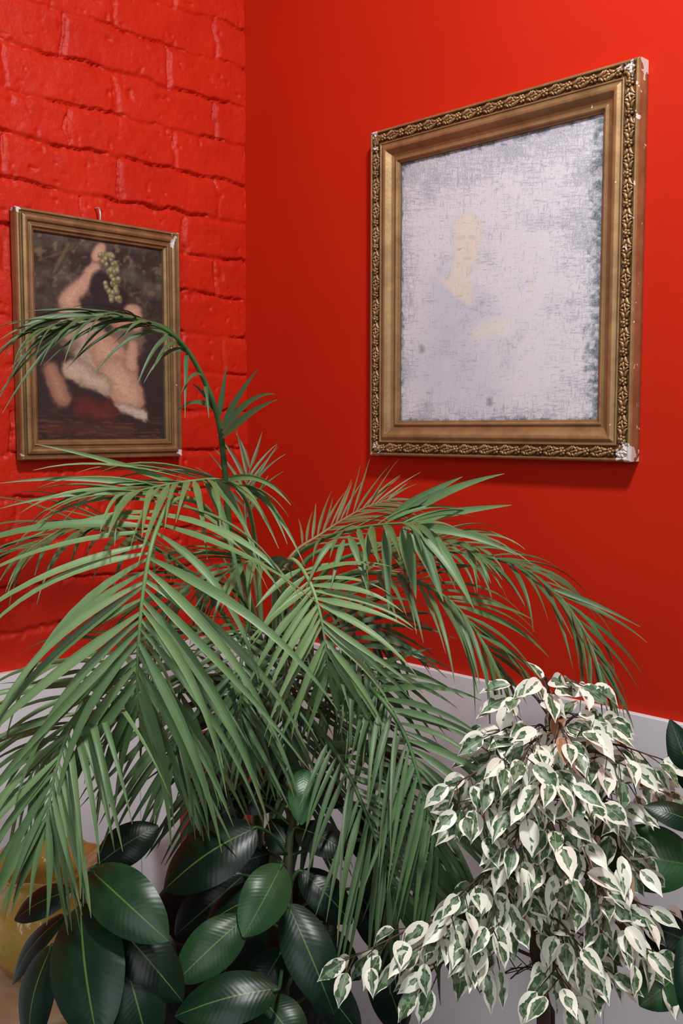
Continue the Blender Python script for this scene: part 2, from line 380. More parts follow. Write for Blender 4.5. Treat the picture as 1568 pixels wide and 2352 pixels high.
m=M('black_wicker'); m.set(m.ramp(m.noise(80,3),[(.3,(.004,.004,.004,1)),(.7,(.015,.015,.015,1))]),.7,0,.2); WICK=m.mat
m=M('light_wood'); m.set(m.ramp(m.noise(14,5,sc=(1,1,8)),[(.3,(.42,.27,.14,1)),(.7,(.58,.40,.23,1))]),.5); WOOD=m.mat
# variegated
m=M('variegated_leaf'); uv=m.n('ShaderNodeTexCoord').outputs['UV']; su=m.n('ShaderNodeSeparateXYZ'); m.l(uv,su.inputs[0])
tcn=m.n('ShaderNodeVertexColor',layer_name='tint').outputs[0]; sp=m.n('ShaderNodeSeparateColor'); m.l(tcn,sp.inputs[0])
a=m.math('MULTIPLY',m.math('ABSOLUTE',m.math('SUBTRACT',su.outputs[0],.5)),2)
nz=m.math('MULTIPLY',m.math('SUBTRACT',m.noise(75,2),.5),2.2)
ends=m.math('MULTIPLY',m.math('POWER',m.math('ABSOLUTE',m.math('SUBTRACT',su.outputs[1],.45)),2),1.3)
e=m.math('ADD',m.math('ADD',a,nz),m.math('ADD',ends,m.math('MULTIPLY',m.math('SUBTRACT',sp.outputs[0],.5),.8)))
gm=m.math('LESS_THAN',e,.55)
green=m.mix(m.math('GREATER_THAN',m.noise(110,2),.50),(.06,.125,.055,1),(.19,.27,.17,1))
cream=m.mix(m.noise(14,2),(.95,.93,.80,1),(.86,.87,.75,1))
c=m.mix(gm,cream,green); c=m.mix(sp.outputs[1],c,(.45,.20,.10,1))
rib=m.math('LESS_THAN',a,.05); c=m.mix(m.math('MULTIPLY',rib,.5),c,(.45,.5,.32,1))
m.set(c,.38,0,.4); VAR=m.mat

def clampw(p):
    if p.x<.016: p.x=.016+random.random()*.002
    if p.y>-.016: p.y=-.016-random.random()*.002
    return p
def width(t): return min(1,.30+t*3.2) if t<=.35 else max(0,(1-t)/.65)**.75
def leaflet(mb,p0,d,n,L,Wd,droop,shade,brown=0,segs=10,fold=.22,twist=0,tipb=None):
    p=p0.copy(); d=d.normalized(); prev=None
    tipb=random.random()<.4 if tipb is None else tipb
    wig=random.uniform(-.25,.25); tb=random.uniform(.86,.95)
    for i in range(segs+1):
        t=i/segs; w=max(.0006,Wd*width(t))
        s=d.cross(n)
        if s.length<1e-4: s=d.orthogonal()
        s.normalize(); nn=s.cross(d)
        s=(s*math.cos(twist*t)+nn*math.sin(twist*t)); nn=s.cross(d)
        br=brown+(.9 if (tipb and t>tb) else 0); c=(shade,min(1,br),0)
        row=[mb.vert(clampw(p-s*w*.5+nn*fold*w),(0,t),c),mb.vert(clampw(p.copy()),(.5,t),c),mb.vert(clampw(p+s*w*.5+nn*fold*w),(1,t),c)]
        if prev:
            mb.face((prev[0],row[0],row[1],prev[1])); mb.face((prev[1],row[1],row[2],prev[2]))
        prev=row
        d=(d+Vector((0,0,-1))*droop*(.25+1.5*t)/segs+s*wig/segs).normalized(); p=clampw(p+d*L/segs)
def bleaf(mb,A,B,arch,Wd,N,shade,tipb=False,brown=0):
    L=(B-A).length; Cc=A.lerp(B,.5)+UP*arch*L; prev=None; segs=12
    for i in range(segs+1):
        t=i/segs; p=A*(1-t)**2+Cc*2*t*(1-t)+B*t*t; d=((Cc-A)*(1-t)+(B-Cc)*t).normalized()
        s=d.cross(N).normalized(); nn=s.cross(d); w=max(.0006,Wd*width(t)); c=(shade,min(1,brown+(.9 if tipb and t>.94 else 0)),0)
        row=[mb.vert(clampw(p-s*w*.5+nn*.2*w),(0,t),c),mb.vert(clampw(p.copy()),(.5,t),c),mb.vert(clampw(p+s*w*.5+nn*.2*w),(1,t),c)]
        if prev:
            mb.face((prev[0],row[0],row[1],prev[1])); mb.face((prev[1],row[1],row[2],prev[2]))
        prev=row
TOCAM=-HF
def frond(parent,pts,n,L,Wd,N=(.8,.6),droop=.7,start=.35,a0=65,a1=22,shade=.6,brown=0,rr=.0042,jit=1,lf=None,extra=None,dv=.15):  # shade: leaf tone, painted darker on far fronds to suggest depth
    P=cr([W(*q) if not isinstance(q,Vector) else q for q in pts],60)
    P=[clampw(p) for p in P]
    mb=MB(); tube(mb,P,lambda t:rr*(1-.78*t),7,(min(1,shade*.8+.15),brown,0))
    Nv=TOCAM*N[0]+UP*N[1]+(Rv*N[2] if len(N)>2 else Vector((0,0,0)))
    for i in range(n):
        t=start+(1-start)*(i+.3)/n; tt=(i+.5)/n; 
        for sd in(-1,1):
            if random.random()<.04: continue
            u=min(.999,t+random.uniform(-.35,.35)*(1-start)/n); k=u*60; j=int(k); f=k-j
            p=P[j].lerp(P[min(60,j+1)],f); T=(P[min(60,j+1)]-P[max(0,j-1)]).normalized()
            Np=(Nv-T*Nv.dot(T)).normalized(); S=T.cross(Np)
            a=math.radians(a0+(a1-a0)*tt+random.uniform(-8,8)*jit)
            d=T*math.cos(a)+S*sd*math.sin(a)+Np*random.uniform(-.05,.26)
            LL=L*(math.sin(math.pi*(.16+.74*tt))**.7)*random.uniform(.82,1.1)
            if lf: LL*=lf(tt,sd)
            leaflet(mb,p,d,Np,LL,Wd*random.uniform(.75,1.15)*(1-.35*max(0,tt-.5)),droop*random.uniform(.5,1.5),
                shade+random.uniform(-dv,dv),brown*random.uniform(.5,1.1),twist=random.uniform(-.7,.7))
    for q in (extra or []):
        A,B,ar,wd=q[:4]; bleaf(mb,W(*A),W(*B),ar,wd,(TOCAM+UP*.35).normalized(),shade+random.uniform(-.1,.1),random.random()<.6)
    return mb.obj('frond',[PALM],parent,origin=P[0])
# ------------------------------------------------ palm
pb=W(560,2000,1.56); px_,py_=pb.x,pb.y
palm=empty('potted_palm',(px_,py_,.44),'tall green areca palm with arching fronds in black wicker planter','potted plant')
mb=MB(); lathe(mb,[(.10,.44),(.115,.45)]+[(.115+.03*k/40,.45+.34*k/40) for k in range(1,41)]+[(.150,.795),(.150,.805),(.135,.805),(.132,.76)],96,fn=lambda a,z:1+.014*math.sin(24*a)*(1 if int(z/.017)%2 else -1))
o=mb.obj('planter',[WICK],palm); 
for v in o.data.vertices: v.co.x+=px_; v.co.y+=py_
mb=MB(); lathe(mb,[(.10,.74),(.128,.755),(.06,.762),(.01,.764)],32); o=mb.obj('soil',[SOIL],palm)
for v in o.data.vertices: v.co.x+=px_; v.co.y+=py_
mb=MB(); lathe(mb,[(.14,.405),(.165,.41),(.168,.425),(.160,.439)],40)
for k in range(4):
    a=k*math.pi/2+.4; tube(mb,[Vector((.16*math.cos(a),.16*math.sin(a),.001)),Vector((.13*math.cos(a),.13*math.sin(a),.2)),Vector((.11*math.cos(a),.11*math.sin(a),.41))],.014,10)
for v in range(len(mb.v)): mb.v[v]=(mb.v[v][0]+px_,mb.v[v][1]+py_,mb.v[v][2])
o=mb.obj('plant_stand',[WOOD],origin=Vector((px_,py_,0))); o['label']='light wooden four-legged stand carrying the palm planter'; o['category']='plant stand'
crowns=[(600,1470,1.50),(640,1440,1.52),(570,1500,1.47),(615,1540,1.45),(660,1520,1.55),(590,1420,1.58)]
for k,c in enumerate(crowns):
    a=k*1.05; b0=Vector((px_+.06*math.cos(a),py_+.06*math.sin(a),.75)); c1=W(*c)
    mid=b0.lerp(c1,.5)+Vector((math.cos(a),math.sin(a),0))*.02
    mb=MB(); tube(mb,cr([b0,mid,c1],40),lambda t:.011-.005*t,10,ring=.14); mb.obj('stem',[CANE],palm,origin=b0)
fr=lambda *a,**k: frond(palm,*a,**k)
# tall arching frond, drooping over the small picture
e1=[((498,945,1.62),(405,945,1.56),.35,.009),((505,960,1.62),(440,880,1.60),.2,.008),((508,985,1.62),(592,848,1.58),.1,.011),((510,995,1.62),(632,905,1.57),.30,.011),((512,1005,1.62),(636,918,1.56),.12,.013),((503,960,1.62),(520,840,1.60),.0,.009),((470,870,1.58),(415,905,1.5),.35,.008),((440,815,1.57),(330,880,1.5),.45,.008),((470,880,1.6),(480,960,1.56),.3,.007),
 ((400,770,1.55),(208,870,1.46),.35,.0085),((380,755,1.54),(150,850,1.44),.30,.0085),((350,742,1.52),(100,840,1.42),.28,.0085),((320,735,1.5),(20,850,1.40),.30,.009),((290,730,1.49),(0,900,1.38),.28,.009),((260,728,1.48),(5,950,1.37),.30,.009),((230,730,1.46),(-20,820,1.38),.25,.008),
 ((330,738,1.5),(60,715,1.46),.10,.007),((260,728,1.5),(20,745,1.44),.10,.008),((400,765,1.54),(300,740,1.48),.15,.007),((420,800,1.56),(350,850,1.48),.4,.008),((390,760,1.55),(260,790,1.48),.35,.008),((300,732,1.5),(170,830,1.44),.3,.008),
 ((430,810,1.57),(425,960,1.5),.3,.008),((215,730,1.47),(0,780,1.4),.2,.008),((180,735,1.45),(-10,930,1.37),.3,.008),((410,775,1.55),(310,900,1.47),.4,.008)]
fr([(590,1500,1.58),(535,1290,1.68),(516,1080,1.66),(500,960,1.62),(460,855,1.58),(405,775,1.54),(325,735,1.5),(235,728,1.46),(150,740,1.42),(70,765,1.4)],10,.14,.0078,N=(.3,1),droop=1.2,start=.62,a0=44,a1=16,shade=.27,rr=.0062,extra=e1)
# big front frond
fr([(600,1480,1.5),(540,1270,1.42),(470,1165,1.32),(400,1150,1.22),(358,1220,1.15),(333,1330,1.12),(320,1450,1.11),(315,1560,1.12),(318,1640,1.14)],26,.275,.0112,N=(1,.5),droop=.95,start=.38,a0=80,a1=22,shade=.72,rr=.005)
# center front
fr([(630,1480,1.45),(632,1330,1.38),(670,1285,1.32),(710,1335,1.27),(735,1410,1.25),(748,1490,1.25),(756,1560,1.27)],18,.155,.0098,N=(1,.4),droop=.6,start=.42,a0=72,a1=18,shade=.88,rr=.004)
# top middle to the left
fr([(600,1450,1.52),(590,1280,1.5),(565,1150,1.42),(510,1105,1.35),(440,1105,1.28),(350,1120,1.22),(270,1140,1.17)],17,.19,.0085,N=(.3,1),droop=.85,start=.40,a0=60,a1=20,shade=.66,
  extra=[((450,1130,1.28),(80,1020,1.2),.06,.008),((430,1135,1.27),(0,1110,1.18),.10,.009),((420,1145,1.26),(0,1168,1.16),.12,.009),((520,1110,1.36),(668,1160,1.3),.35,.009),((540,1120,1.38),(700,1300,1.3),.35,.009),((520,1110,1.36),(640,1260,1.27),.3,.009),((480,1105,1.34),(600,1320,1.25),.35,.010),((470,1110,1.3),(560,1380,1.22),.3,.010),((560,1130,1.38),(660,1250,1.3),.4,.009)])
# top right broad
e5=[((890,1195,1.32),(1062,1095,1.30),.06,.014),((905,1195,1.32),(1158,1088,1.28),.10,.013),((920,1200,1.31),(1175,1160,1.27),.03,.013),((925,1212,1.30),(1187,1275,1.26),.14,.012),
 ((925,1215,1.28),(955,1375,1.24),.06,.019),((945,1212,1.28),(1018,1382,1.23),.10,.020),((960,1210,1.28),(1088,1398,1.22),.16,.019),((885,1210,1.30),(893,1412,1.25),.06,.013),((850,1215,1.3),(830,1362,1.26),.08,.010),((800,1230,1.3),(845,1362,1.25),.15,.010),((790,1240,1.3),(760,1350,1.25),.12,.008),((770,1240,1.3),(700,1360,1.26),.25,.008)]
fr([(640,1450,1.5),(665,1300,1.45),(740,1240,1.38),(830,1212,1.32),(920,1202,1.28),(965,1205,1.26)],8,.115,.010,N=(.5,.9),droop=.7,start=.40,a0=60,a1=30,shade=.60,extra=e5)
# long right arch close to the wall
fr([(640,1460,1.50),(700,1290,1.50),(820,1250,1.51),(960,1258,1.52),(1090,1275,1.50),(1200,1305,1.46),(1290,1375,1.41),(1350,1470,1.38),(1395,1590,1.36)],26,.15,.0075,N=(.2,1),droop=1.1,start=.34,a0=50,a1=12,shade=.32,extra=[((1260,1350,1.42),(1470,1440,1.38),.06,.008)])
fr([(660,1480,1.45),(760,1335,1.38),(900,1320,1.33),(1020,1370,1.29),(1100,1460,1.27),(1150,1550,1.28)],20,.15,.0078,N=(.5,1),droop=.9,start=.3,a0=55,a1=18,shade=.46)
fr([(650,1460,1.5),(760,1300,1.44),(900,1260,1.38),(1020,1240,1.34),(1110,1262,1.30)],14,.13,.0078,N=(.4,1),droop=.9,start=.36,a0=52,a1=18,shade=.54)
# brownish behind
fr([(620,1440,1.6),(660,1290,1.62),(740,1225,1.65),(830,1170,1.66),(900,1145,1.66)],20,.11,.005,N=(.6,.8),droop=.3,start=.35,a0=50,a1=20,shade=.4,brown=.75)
fr([(600,1430,1.62),(570,1250,1.72),(562,1150,1.75),(575,1070,1.78)],7,.12,.007,N=(1,.2),droop=.3,start=.5,a0=40,a1=15,shade=.15,brown=.35)  # shadow at the back painted as a dark brownish tint
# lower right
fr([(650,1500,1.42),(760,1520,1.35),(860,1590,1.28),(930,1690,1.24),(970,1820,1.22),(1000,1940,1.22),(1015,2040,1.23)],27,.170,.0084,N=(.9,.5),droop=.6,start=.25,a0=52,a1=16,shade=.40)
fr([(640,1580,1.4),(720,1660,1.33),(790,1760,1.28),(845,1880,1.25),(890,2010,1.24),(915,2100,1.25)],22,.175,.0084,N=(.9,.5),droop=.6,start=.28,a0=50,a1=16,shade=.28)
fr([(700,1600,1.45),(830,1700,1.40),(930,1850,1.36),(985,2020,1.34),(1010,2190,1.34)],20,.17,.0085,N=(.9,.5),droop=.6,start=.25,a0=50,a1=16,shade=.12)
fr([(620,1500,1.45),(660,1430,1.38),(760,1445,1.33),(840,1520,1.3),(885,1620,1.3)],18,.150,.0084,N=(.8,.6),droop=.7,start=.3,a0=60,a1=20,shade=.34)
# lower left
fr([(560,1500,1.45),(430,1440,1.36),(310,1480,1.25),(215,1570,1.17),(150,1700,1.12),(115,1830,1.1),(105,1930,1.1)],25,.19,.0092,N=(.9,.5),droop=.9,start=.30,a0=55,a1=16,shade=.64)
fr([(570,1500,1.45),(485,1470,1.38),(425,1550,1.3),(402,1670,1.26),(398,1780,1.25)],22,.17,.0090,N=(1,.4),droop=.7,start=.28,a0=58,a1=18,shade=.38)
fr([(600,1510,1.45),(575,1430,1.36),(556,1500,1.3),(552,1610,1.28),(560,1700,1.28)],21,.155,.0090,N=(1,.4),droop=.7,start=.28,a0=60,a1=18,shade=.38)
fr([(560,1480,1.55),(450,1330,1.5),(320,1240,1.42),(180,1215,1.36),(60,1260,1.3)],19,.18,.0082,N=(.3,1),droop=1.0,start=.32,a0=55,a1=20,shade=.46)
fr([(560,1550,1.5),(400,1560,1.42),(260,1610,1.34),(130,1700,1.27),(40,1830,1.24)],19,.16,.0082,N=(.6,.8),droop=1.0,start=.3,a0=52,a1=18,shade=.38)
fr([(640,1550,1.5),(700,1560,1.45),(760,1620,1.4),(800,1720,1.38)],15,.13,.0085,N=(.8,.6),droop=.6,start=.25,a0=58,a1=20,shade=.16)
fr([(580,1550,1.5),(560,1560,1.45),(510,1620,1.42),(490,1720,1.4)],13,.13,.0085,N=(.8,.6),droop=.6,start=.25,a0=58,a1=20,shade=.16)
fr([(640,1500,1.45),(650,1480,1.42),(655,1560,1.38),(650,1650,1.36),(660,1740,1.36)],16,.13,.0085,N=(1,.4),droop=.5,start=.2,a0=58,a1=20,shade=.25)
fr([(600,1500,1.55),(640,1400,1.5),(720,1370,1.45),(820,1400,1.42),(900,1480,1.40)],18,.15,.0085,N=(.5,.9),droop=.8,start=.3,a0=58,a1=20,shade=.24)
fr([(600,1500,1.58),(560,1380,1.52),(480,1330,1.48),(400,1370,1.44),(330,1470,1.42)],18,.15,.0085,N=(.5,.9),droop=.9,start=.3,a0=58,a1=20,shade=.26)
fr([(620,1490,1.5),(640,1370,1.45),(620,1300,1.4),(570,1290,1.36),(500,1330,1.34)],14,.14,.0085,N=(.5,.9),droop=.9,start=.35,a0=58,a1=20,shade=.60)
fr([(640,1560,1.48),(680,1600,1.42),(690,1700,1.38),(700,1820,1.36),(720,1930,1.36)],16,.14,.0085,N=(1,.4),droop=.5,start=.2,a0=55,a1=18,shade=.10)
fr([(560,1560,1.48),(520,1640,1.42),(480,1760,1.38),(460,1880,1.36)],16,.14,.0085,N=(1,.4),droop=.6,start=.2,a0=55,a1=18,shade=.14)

# ------------------------------------------------ rubber plants
def rleaf(parent,stem,base,tip,wpx,N,bend=.10,fold=.12,shade=.5,roll=0):
    A=W(*base);B=W(*tip); L=(B-A).length; T=(B-A).normalized()
    wd=wpx*(base[2]+tip[2])/2/FPX
    Nv=TOCAM*N[0]+UP*N[1]+Rv*N[2]; Nv=(Nv-T*Nv.dot(T)).normalized(); S=T.cross(Nv)
    mb=MB(); nu,nv=8,20; g=[]; ph=random.random()*6
    for i in range(nv+1):
        t=i/nv; w=wd*.5*(math.sin(math.pi*min(1,t**.88))**.60 if 0<t<1 else 0)
        if t>.88: w*= .75+.25*(1-t)/.12
        w=max(w,.0012); row=[]
        c0=A+T*L*t+Nv*(math.sin(math.pi*t)*bend*L-.10*L*t*t*bend*5)
        for j in range(nu+1):
            s=j/nu*2-1
            p=c0+S*s*w+Nv*(abs(s)*fold*w*1.2-.30*w*s*s+.010*L*math.sin(t*9+s*2+ph)*abs(s)*.4)
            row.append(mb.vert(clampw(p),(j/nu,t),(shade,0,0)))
        g.append(row)
    for i in range(nv):
        for j in range(nu): mb.face((g[i][j],g[i][j+1],g[i+1][j+1],g[i+1][j]))
    q=min(stem,key=lambda s:(s-(A-UP*.03)).length)
    if (q-A).length<.30: 
        tube(mb,cr([q,q.lerp(A,.5)+UP*.008,A,A+T*.01],10),.0022,6,(.8,0,0))
    return mb.obj('leaf',[RUB],parent,origin=A)
def rplant(name,label,stempts,pot,leaves,potmat,potr=.13):
    top=[W(*q) for q in stempts]
    b0=Vector((pot.x,pot.y,.24)); pts=cr([b0,b0.lerp(top[0],.5)]+top,40)
    e=empty(name,(pot.x,pot.y,0),label,'potted plant')
    mb=MB(); lathe(mb,[(potr*.7,.001),(potr*.74,.004),(potr*.98,.24),(potr*1.06,.245),(potr*1.08,.275),(potr*.98,.275),(potr*.93,.235)],40)
    o=mb.obj('pot',[potmat],e)
    for v in o.data.vertices: v.co.x+=pot.x; v.co.y+=pot.y
    mb=MB(); lathe(mb,[(potr*.85,.23),(potr*.93,.236),(potr*.3,.245),(.005,.246)],24); o=mb.obj('soil',[SOIL],e)
    for v in o.data.vertices: v.co.x+=pot.x; v.co.y+=pot.y
    mb=MB(); tube(mb,pts,lambda t:.009-.005*t,8); mb.obj('stem',[GBARK],e,origin=b0)
    for l in leaves: rleaf(e,pts,*l[:4],**(l[4] if len(l)>4 else {}))
    return e
def fl(px,py,d): p=W(px,py,d); return Vector((p.x,p.y,0))
D=dict
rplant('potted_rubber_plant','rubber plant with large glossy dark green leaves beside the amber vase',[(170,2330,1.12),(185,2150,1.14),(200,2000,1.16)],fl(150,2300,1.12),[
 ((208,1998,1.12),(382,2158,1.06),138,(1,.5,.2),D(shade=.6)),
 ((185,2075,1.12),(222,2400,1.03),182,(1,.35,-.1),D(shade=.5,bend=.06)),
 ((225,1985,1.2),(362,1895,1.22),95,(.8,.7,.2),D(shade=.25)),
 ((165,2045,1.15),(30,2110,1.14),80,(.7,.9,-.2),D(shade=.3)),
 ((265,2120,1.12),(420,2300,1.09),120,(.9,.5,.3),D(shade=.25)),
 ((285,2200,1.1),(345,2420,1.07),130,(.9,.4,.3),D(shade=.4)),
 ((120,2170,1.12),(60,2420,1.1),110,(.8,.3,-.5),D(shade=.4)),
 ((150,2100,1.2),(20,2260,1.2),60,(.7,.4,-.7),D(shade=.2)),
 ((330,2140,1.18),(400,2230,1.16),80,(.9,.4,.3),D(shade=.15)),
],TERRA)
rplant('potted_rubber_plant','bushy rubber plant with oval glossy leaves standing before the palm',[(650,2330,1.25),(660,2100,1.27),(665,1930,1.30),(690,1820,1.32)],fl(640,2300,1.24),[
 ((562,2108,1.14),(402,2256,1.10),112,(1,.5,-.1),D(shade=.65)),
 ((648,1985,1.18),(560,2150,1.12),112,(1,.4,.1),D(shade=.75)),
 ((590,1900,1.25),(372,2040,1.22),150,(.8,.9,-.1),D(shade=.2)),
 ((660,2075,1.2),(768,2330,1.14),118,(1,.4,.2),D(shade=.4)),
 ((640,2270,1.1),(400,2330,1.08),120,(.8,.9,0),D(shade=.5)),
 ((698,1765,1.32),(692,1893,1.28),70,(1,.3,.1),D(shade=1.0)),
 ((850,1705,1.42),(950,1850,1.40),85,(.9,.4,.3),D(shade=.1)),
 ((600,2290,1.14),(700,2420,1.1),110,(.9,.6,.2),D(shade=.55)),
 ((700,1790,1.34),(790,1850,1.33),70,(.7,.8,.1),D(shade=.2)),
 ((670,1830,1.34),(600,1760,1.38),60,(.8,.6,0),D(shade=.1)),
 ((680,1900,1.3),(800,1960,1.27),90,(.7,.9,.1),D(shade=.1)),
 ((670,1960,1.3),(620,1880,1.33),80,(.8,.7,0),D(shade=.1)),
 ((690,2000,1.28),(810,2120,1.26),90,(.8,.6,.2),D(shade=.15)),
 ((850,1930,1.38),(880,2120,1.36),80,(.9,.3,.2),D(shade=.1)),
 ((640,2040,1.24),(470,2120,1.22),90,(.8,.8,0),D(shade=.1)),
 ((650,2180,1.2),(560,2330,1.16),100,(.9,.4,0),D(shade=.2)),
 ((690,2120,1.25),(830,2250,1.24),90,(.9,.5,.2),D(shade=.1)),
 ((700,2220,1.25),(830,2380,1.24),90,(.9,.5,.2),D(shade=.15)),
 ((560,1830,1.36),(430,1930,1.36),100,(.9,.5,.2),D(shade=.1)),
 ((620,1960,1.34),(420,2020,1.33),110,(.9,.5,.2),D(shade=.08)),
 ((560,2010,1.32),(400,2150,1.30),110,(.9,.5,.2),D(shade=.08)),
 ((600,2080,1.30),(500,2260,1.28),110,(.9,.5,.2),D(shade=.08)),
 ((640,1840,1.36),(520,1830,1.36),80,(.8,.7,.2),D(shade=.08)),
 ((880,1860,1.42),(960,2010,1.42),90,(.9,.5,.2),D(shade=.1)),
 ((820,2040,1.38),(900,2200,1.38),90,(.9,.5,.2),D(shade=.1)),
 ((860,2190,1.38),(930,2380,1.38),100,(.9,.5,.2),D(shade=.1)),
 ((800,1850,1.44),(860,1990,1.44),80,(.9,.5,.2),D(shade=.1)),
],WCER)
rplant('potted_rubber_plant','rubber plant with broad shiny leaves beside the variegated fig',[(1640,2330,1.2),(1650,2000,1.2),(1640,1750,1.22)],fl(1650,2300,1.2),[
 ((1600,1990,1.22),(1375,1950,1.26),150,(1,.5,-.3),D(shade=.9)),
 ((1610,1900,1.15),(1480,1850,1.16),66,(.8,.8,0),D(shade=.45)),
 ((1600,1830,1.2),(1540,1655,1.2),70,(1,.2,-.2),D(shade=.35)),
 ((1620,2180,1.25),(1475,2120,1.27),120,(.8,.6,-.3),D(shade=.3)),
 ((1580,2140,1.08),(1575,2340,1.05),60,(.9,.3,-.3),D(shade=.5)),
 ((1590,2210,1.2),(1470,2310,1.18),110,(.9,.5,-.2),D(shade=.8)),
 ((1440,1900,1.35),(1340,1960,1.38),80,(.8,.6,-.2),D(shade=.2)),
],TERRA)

# ------------------------------------------------ variegated fig
fp=fl(1245,2330,1.22)
fig=empty('potted_weeping_fig',(fp.x,fp.y,0),'variegated weeping fig with cream-edged leaves in white pot','potted plant')
mb=MB(); lathe(mb,[(.10,.001),(.105,.004),(.135,.25),(.146,.255),(.146,.28),(.132,.28),(.125,.24)],40); o=mb.obj('pot',[WCER],fig)
for v in o.data.vertices: v.co.x+=fp.x; v.co.y+=fp.y
mb=MB(); lathe(mb,[(.11,.235),(.125,.24),(.05,.25),(.005,.251)],24); o=mb.obj('soil',[SOIL],fig)
for v in o.data.vertices: v.co.x+=fp.x; v.co.y+=fp.y
tb=Vector((fp.x,fp.y,.24))
trunk=cr([tb,W(1248,2400,1.22),W(1232,2200,1.23),W(1200,2080,1.24),W(1225,1900,1.24),W(1262,1740,1.24),W(1262,1610,1.22)],60)
mb=MB(); tube(mb,trunk,lambda t:.010-.008*t,8); mb.obj('trunk',[BARK],fig,origin=tb)
trunk2=cr([tb+Vector((.01,0,0)),W(1262,2400,1.24),W(1262,2250,1.26),W(1290,2080,1.26),W(1330,1900,1.26)],50)
mb=MB(); tube(mb,trunk2,lambda t:.008-.006*t,8); mb.obj('trunk',[BARK],fig,origin=tb)
def vleaf(mb,p0,d,n,L,Wd,var,brown=0):
    d=d.normalized(); s=d.cross(n)
    if s.length<.05: s=d.orthogonal()
    s.normalize(); n=s.cross(d); segs=9; g=[]
    tube(mb,[p0,p0+d*L*.18],.0006,4,(.5,0,0),1); p=p0+d*L*.16
    curl=random.uniform(-.35,.7); fold=random.uniform(.12,.6); bend=random.uniform(-.3,.3)
    for i in range(segs+1):
        t=i/segs; w=Wd*.5*(math.sin(math.pi*min(1,t**.72))**.85 if 0<t<1 else .02)
        if t>.7: w*=1-.62*((t-.7)/.3)**.8
        row=[mb.vert(clampw(p+s*w*q+n*abs(q)*fold*w),(.5+.5*q,t),(var,brown,0)) for q in(-1,-.5,0,.5,1)]
        g.append(row); d=(d-n*curl/segs+s*bend/segs+Vector((0,0,-.35))/segs).normalized(); s=(s-d*s.dot(d)).normalized(); n=s.cross(d); p=p+d*L/segs
    for i in range(segs):
        for j in range(4): mb.face((g[i][j],g[i][j+1],g[i+1][j+1],g[i+1][j]),0)
ends=[(1245,1560,1.2),(1325,1570,1.2),(1175,1600,1.22),(1385,1650,1.22),(1120,1690,1.2),(1510,1740,1.2),(1440,1760,1.18),(1040,1800,1.17),(1055,1860,1.15),(1160,1740,1.16),(1300,1700,1.15),
(1350,1830,1.14),(1200,1830,1.14),(1100,1870,1.18),(1510,1790,1.24),(1270,1900,1.12),(1180,1940,1.14),(1460,1990,1.18),(1380,2050,1.15),(1300,2010,1.12),(1060,2050,1.14),(1120,2030,1.16),
(1030,2110,1.15),(1120,2120,1.12),(1200,2090,1.2),(1330,2170,1.12),(1430,2120,1.15),(1480,2180,1.14),(1290,2260,1.12),(1400,2230,1.16),(1080,2170,1.14),(950,2180,1.14),(805,2200,1.14),(985,2230,1.15),
(1540,2210,1.2),(1220,1680,1.2),(1350,1740,1.2),(1260,1790,1.12),(1420,1850,1.2),(1240,2030,1.18),(1140,1730,1.24),(1400,1720,1.22),(1330,1650,1.2),(1200,1740,1.14),(1440,1920,1.2),(1340,1930,1.14),(1160,2080,1.16),(1480,2080,1.2)]
for E in ends:
    B=W(*E); allp=trunk[18:]+trunk2[15:]
    q=min(allp,key=lambda p:(p-(B-UP*.03)).length+abs((p.z)-(B.z-.03))*.3)
    Dv=(B-q); mid=q.lerp(B,.5)+UP*(.012+.10*Vector((Dv.x,Dv.y,0)).length)
    P=cr([q,mid,B],20); mb=MB(); tube(mb,P,lambda t:.0024-.0016*t,5,(.5,0,0),1)
    L=Dv.length; n=10 if L>.06 else 6
    if E[0]<1000: n=9+int((1000-E[0])/25)
    T=None
    for k in range(n):
        t=.30+.70*(k+.5)/n if L>.08 else .1+.9*(k+.5)/n; kk=min(19,int(t*20)); p=P[kk].lerp(P[kk+1],t*20-kk)
        T=(P[kk+1]-P[kk]).normalized(); sd=-1 if k%2 else 1
        S=T.cross(UP); S=S.normalized() if S.length>.1 else Rv.copy()
        top=.45 if E[1]<1700 else 1
        d=T*random.uniform(.4,1)+S*sd*random.uniform(.3,1.1)+Vector((0,0,-random.uniform(.0,1.3)*top))+TOCAM*random.uniform(-.1,.7)+Rv*random.uniform(-.6,.6)
        tl=random.uniform(.005,.028); p2=p+d.normalized()*tl; tube(mb,[p,p2],.0007,4,(.5,0,0),1)
        nn=TOCAM*random.uniform(.3,1)+UP*random.uniform(.3,1.1)+Rv*random.uniform(-.7,.7)
        vleaf(mb,p2,d+Vector((0,0,-.15*top)),nn,random.uniform(.030,.048),random.uniform(.016,.024),random.random(),.8 if random.random()<.015 else 0)
    vleaf(mb,B,(P[-1]-P[-2]).normalized()+Vector((0,0,-.1)),TOCAM+UP*.5,.04,.018,random.random())
    mb.obj('leafy_branch',[VAR,BARK],fig,origin=q)
for k in range(14):
    q=trunk[random.randint(14,28)]; a=random.uniform(-1,1)
    B=q+Rv*a*.12+UP*random.uniform(-.02,.07)+TOCAM*random.uniform(-.05,.06)
    mb=MB(); tube(mb,cr([q,q.lerp(B,.5)+UP*.012,B],8),.0009,4,(.5,0,0)); 
    for j in range(3):
        p=q.lerp(B,.4+.2*j)+UP*.01; tube(mb,[p,p+Rv*random.uniform(-.03,.03)+UP*random.uniform(.0,.04)],.0006,4)
    mb.obj('twig',[BARK],fig,origin=q)

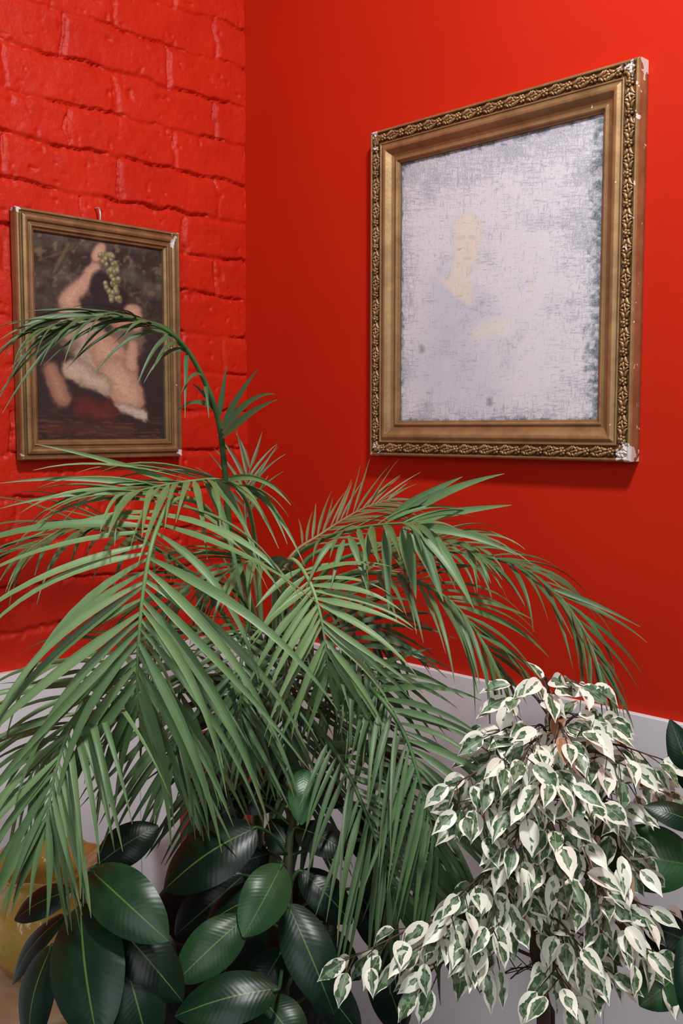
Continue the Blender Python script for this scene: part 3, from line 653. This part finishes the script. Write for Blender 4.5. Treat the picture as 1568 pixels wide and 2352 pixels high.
# ------------------------------------------------ vase + stool, bottle + pillar
vc=W(105,2150,1.50)
m=M('amber_glass'); m.set((.85,.60,.14,1),.12,0,.6); m.b.inputs['Transmission Weight'].default_value=.45; m.bump(m.noise(30,3),.6,.01); AMB=m.mat
zt=W(95,1970,1.5).z; zb=W(95,2215,1.5).z; H=zt-zb
mb=MB(); pr=[(.045,0),(.062,.02),(.085,.25),(.092,.45),(.080,.66),(.052,.80),(.055,.88),(.085,1.0),(.080,1.0),(.050,.88),(.047,.80),(.075,.66),(.086,.45),(.078,.25),(.04,.05)]
lathe(mb,[(r,.001+z*H) for r,z in pr],64,fn=lambda a,z:1+.05*math.sin(10*a)*(z/H)**2)
o=mb.obj('amber_vase',[AMB]); o.location=(vc.x,vc.y,zb); o['label']='fluted yellow amber glass vase on a wooden stool'; o['category']='vase'
mb=MB(); lathe(mb,[(.12,-.03),(.145,-.028),(.148,-.008),(.14,0)],48)
for k in range(3):
    a=k*2*math.pi/3+.3; tube(mb,[Vector((.13*math.cos(a),.13*math.sin(a),-zb+.001)),Vector((.09*math.cos(a),.09*math.sin(a),-.03))],.014,10)
o=mb.obj('wooden_stool',[WOOD]); o.location=(vc.x,vc.y,zb); o['label']='pale round wooden stool carrying the amber vase'; o['category']='stool'
rc=W(505,1700,1.86); zt=W(505,1695,1.86).z
mb=MB(); box(mb,(-.055,-.055,.001),(.055,.055,zt-.02)); box(mb,(-.062,-.062,zt-.02),(.062,.062,zt))
m=M('red_lacquer'); m.set(m.ramp(m.noise(6,3),[(.3,(.40,.012,.005,1)),(.7,(.48,.018,.007,1))]),.5); 
o=mb.obj('red_pedestal',[m.mat],smooth=False); bevel(o,.004); o.location=(rc.x,rc.y,0); o['label']='narrow red painted pedestal in the corner behind the palm'; o['category']='pedestal'
bc=W(522,1690,1.86)
bot=empty('plastic_bottle',(bc.x,bc.y,zt),'clear plastic water bottle with pale label on the red pedestal','bottle')
m=M('clear_plastic'); m.set((.85,.9,.92,1),.08); m.b.inputs['Transmission Weight'].default_value=.85; m.b.inputs['IOR'].default_value=1.2
mb=MB(); lathe(mb,[(.022,.001),(.027,.006),(.028,.03),(.026,.035),(.028,.04),(.028,.10),(.022,.125),(.012,.14),(.012,.15)],32); o=mb.obj('bottle_body',[m.mat]); o.parent=bot
m=M('bottle_paper'); m.set(m.ramp(m.noise(25,1,sc=(0,0,1)),[(.4,(.75,.78,.8,1)),(.6,(.25,.4,.6,1))]),.5)
mb=MB(); lathe(mb,[(.0284,.045),(.0288,.046),(.0288,.09),(.0284,.091)],32); o=mb.obj('bottle_label',[m.mat]); o.parent=bot
m=M('bottle_cap'); m.set((.8,.8,.82,1),.4); mb=MB(); lathe(mb,[(.014,.148),(.0145,.15),(.0145,.165),(.012,.167)],24); o=mb.obj('cap',[m.mat]); o.parent=bot

# ------------------------------------------------ lights
def area(name,loc,tgt,size,e,col):
    l=bpy.data.lights.new(name,'AREA'); l.shape='DISK'; l.size=size; l.energy=e; l.color=col
    o=bpy.data.objects.new(name,l); COL.objects.link(o); o.location=loc
    o.rotation_euler=(Vector(tgt)-Vector(loc)).to_track_quat('-Z','Y').to_euler()
area('ceiling_lamp',(1.50,-.85,2.90),(.5,-.3,1.1),.18,28,(1,.98,.96))
area('room_fill_light',(2.0,-2.2,2.0),(.4,-.4,1.0),1.4,11,(.97,.98,1))  # added unseen fill, lifts the lower walls and plants
w=bpy.data.worlds.new('world'); SC.world=w; w.use_nodes=True
w.node_tree.nodes['Background'].inputs[0].default_value=(.95,.96,1,1); w.node_tree.nodes['Background'].inputs[1].default_value=.15
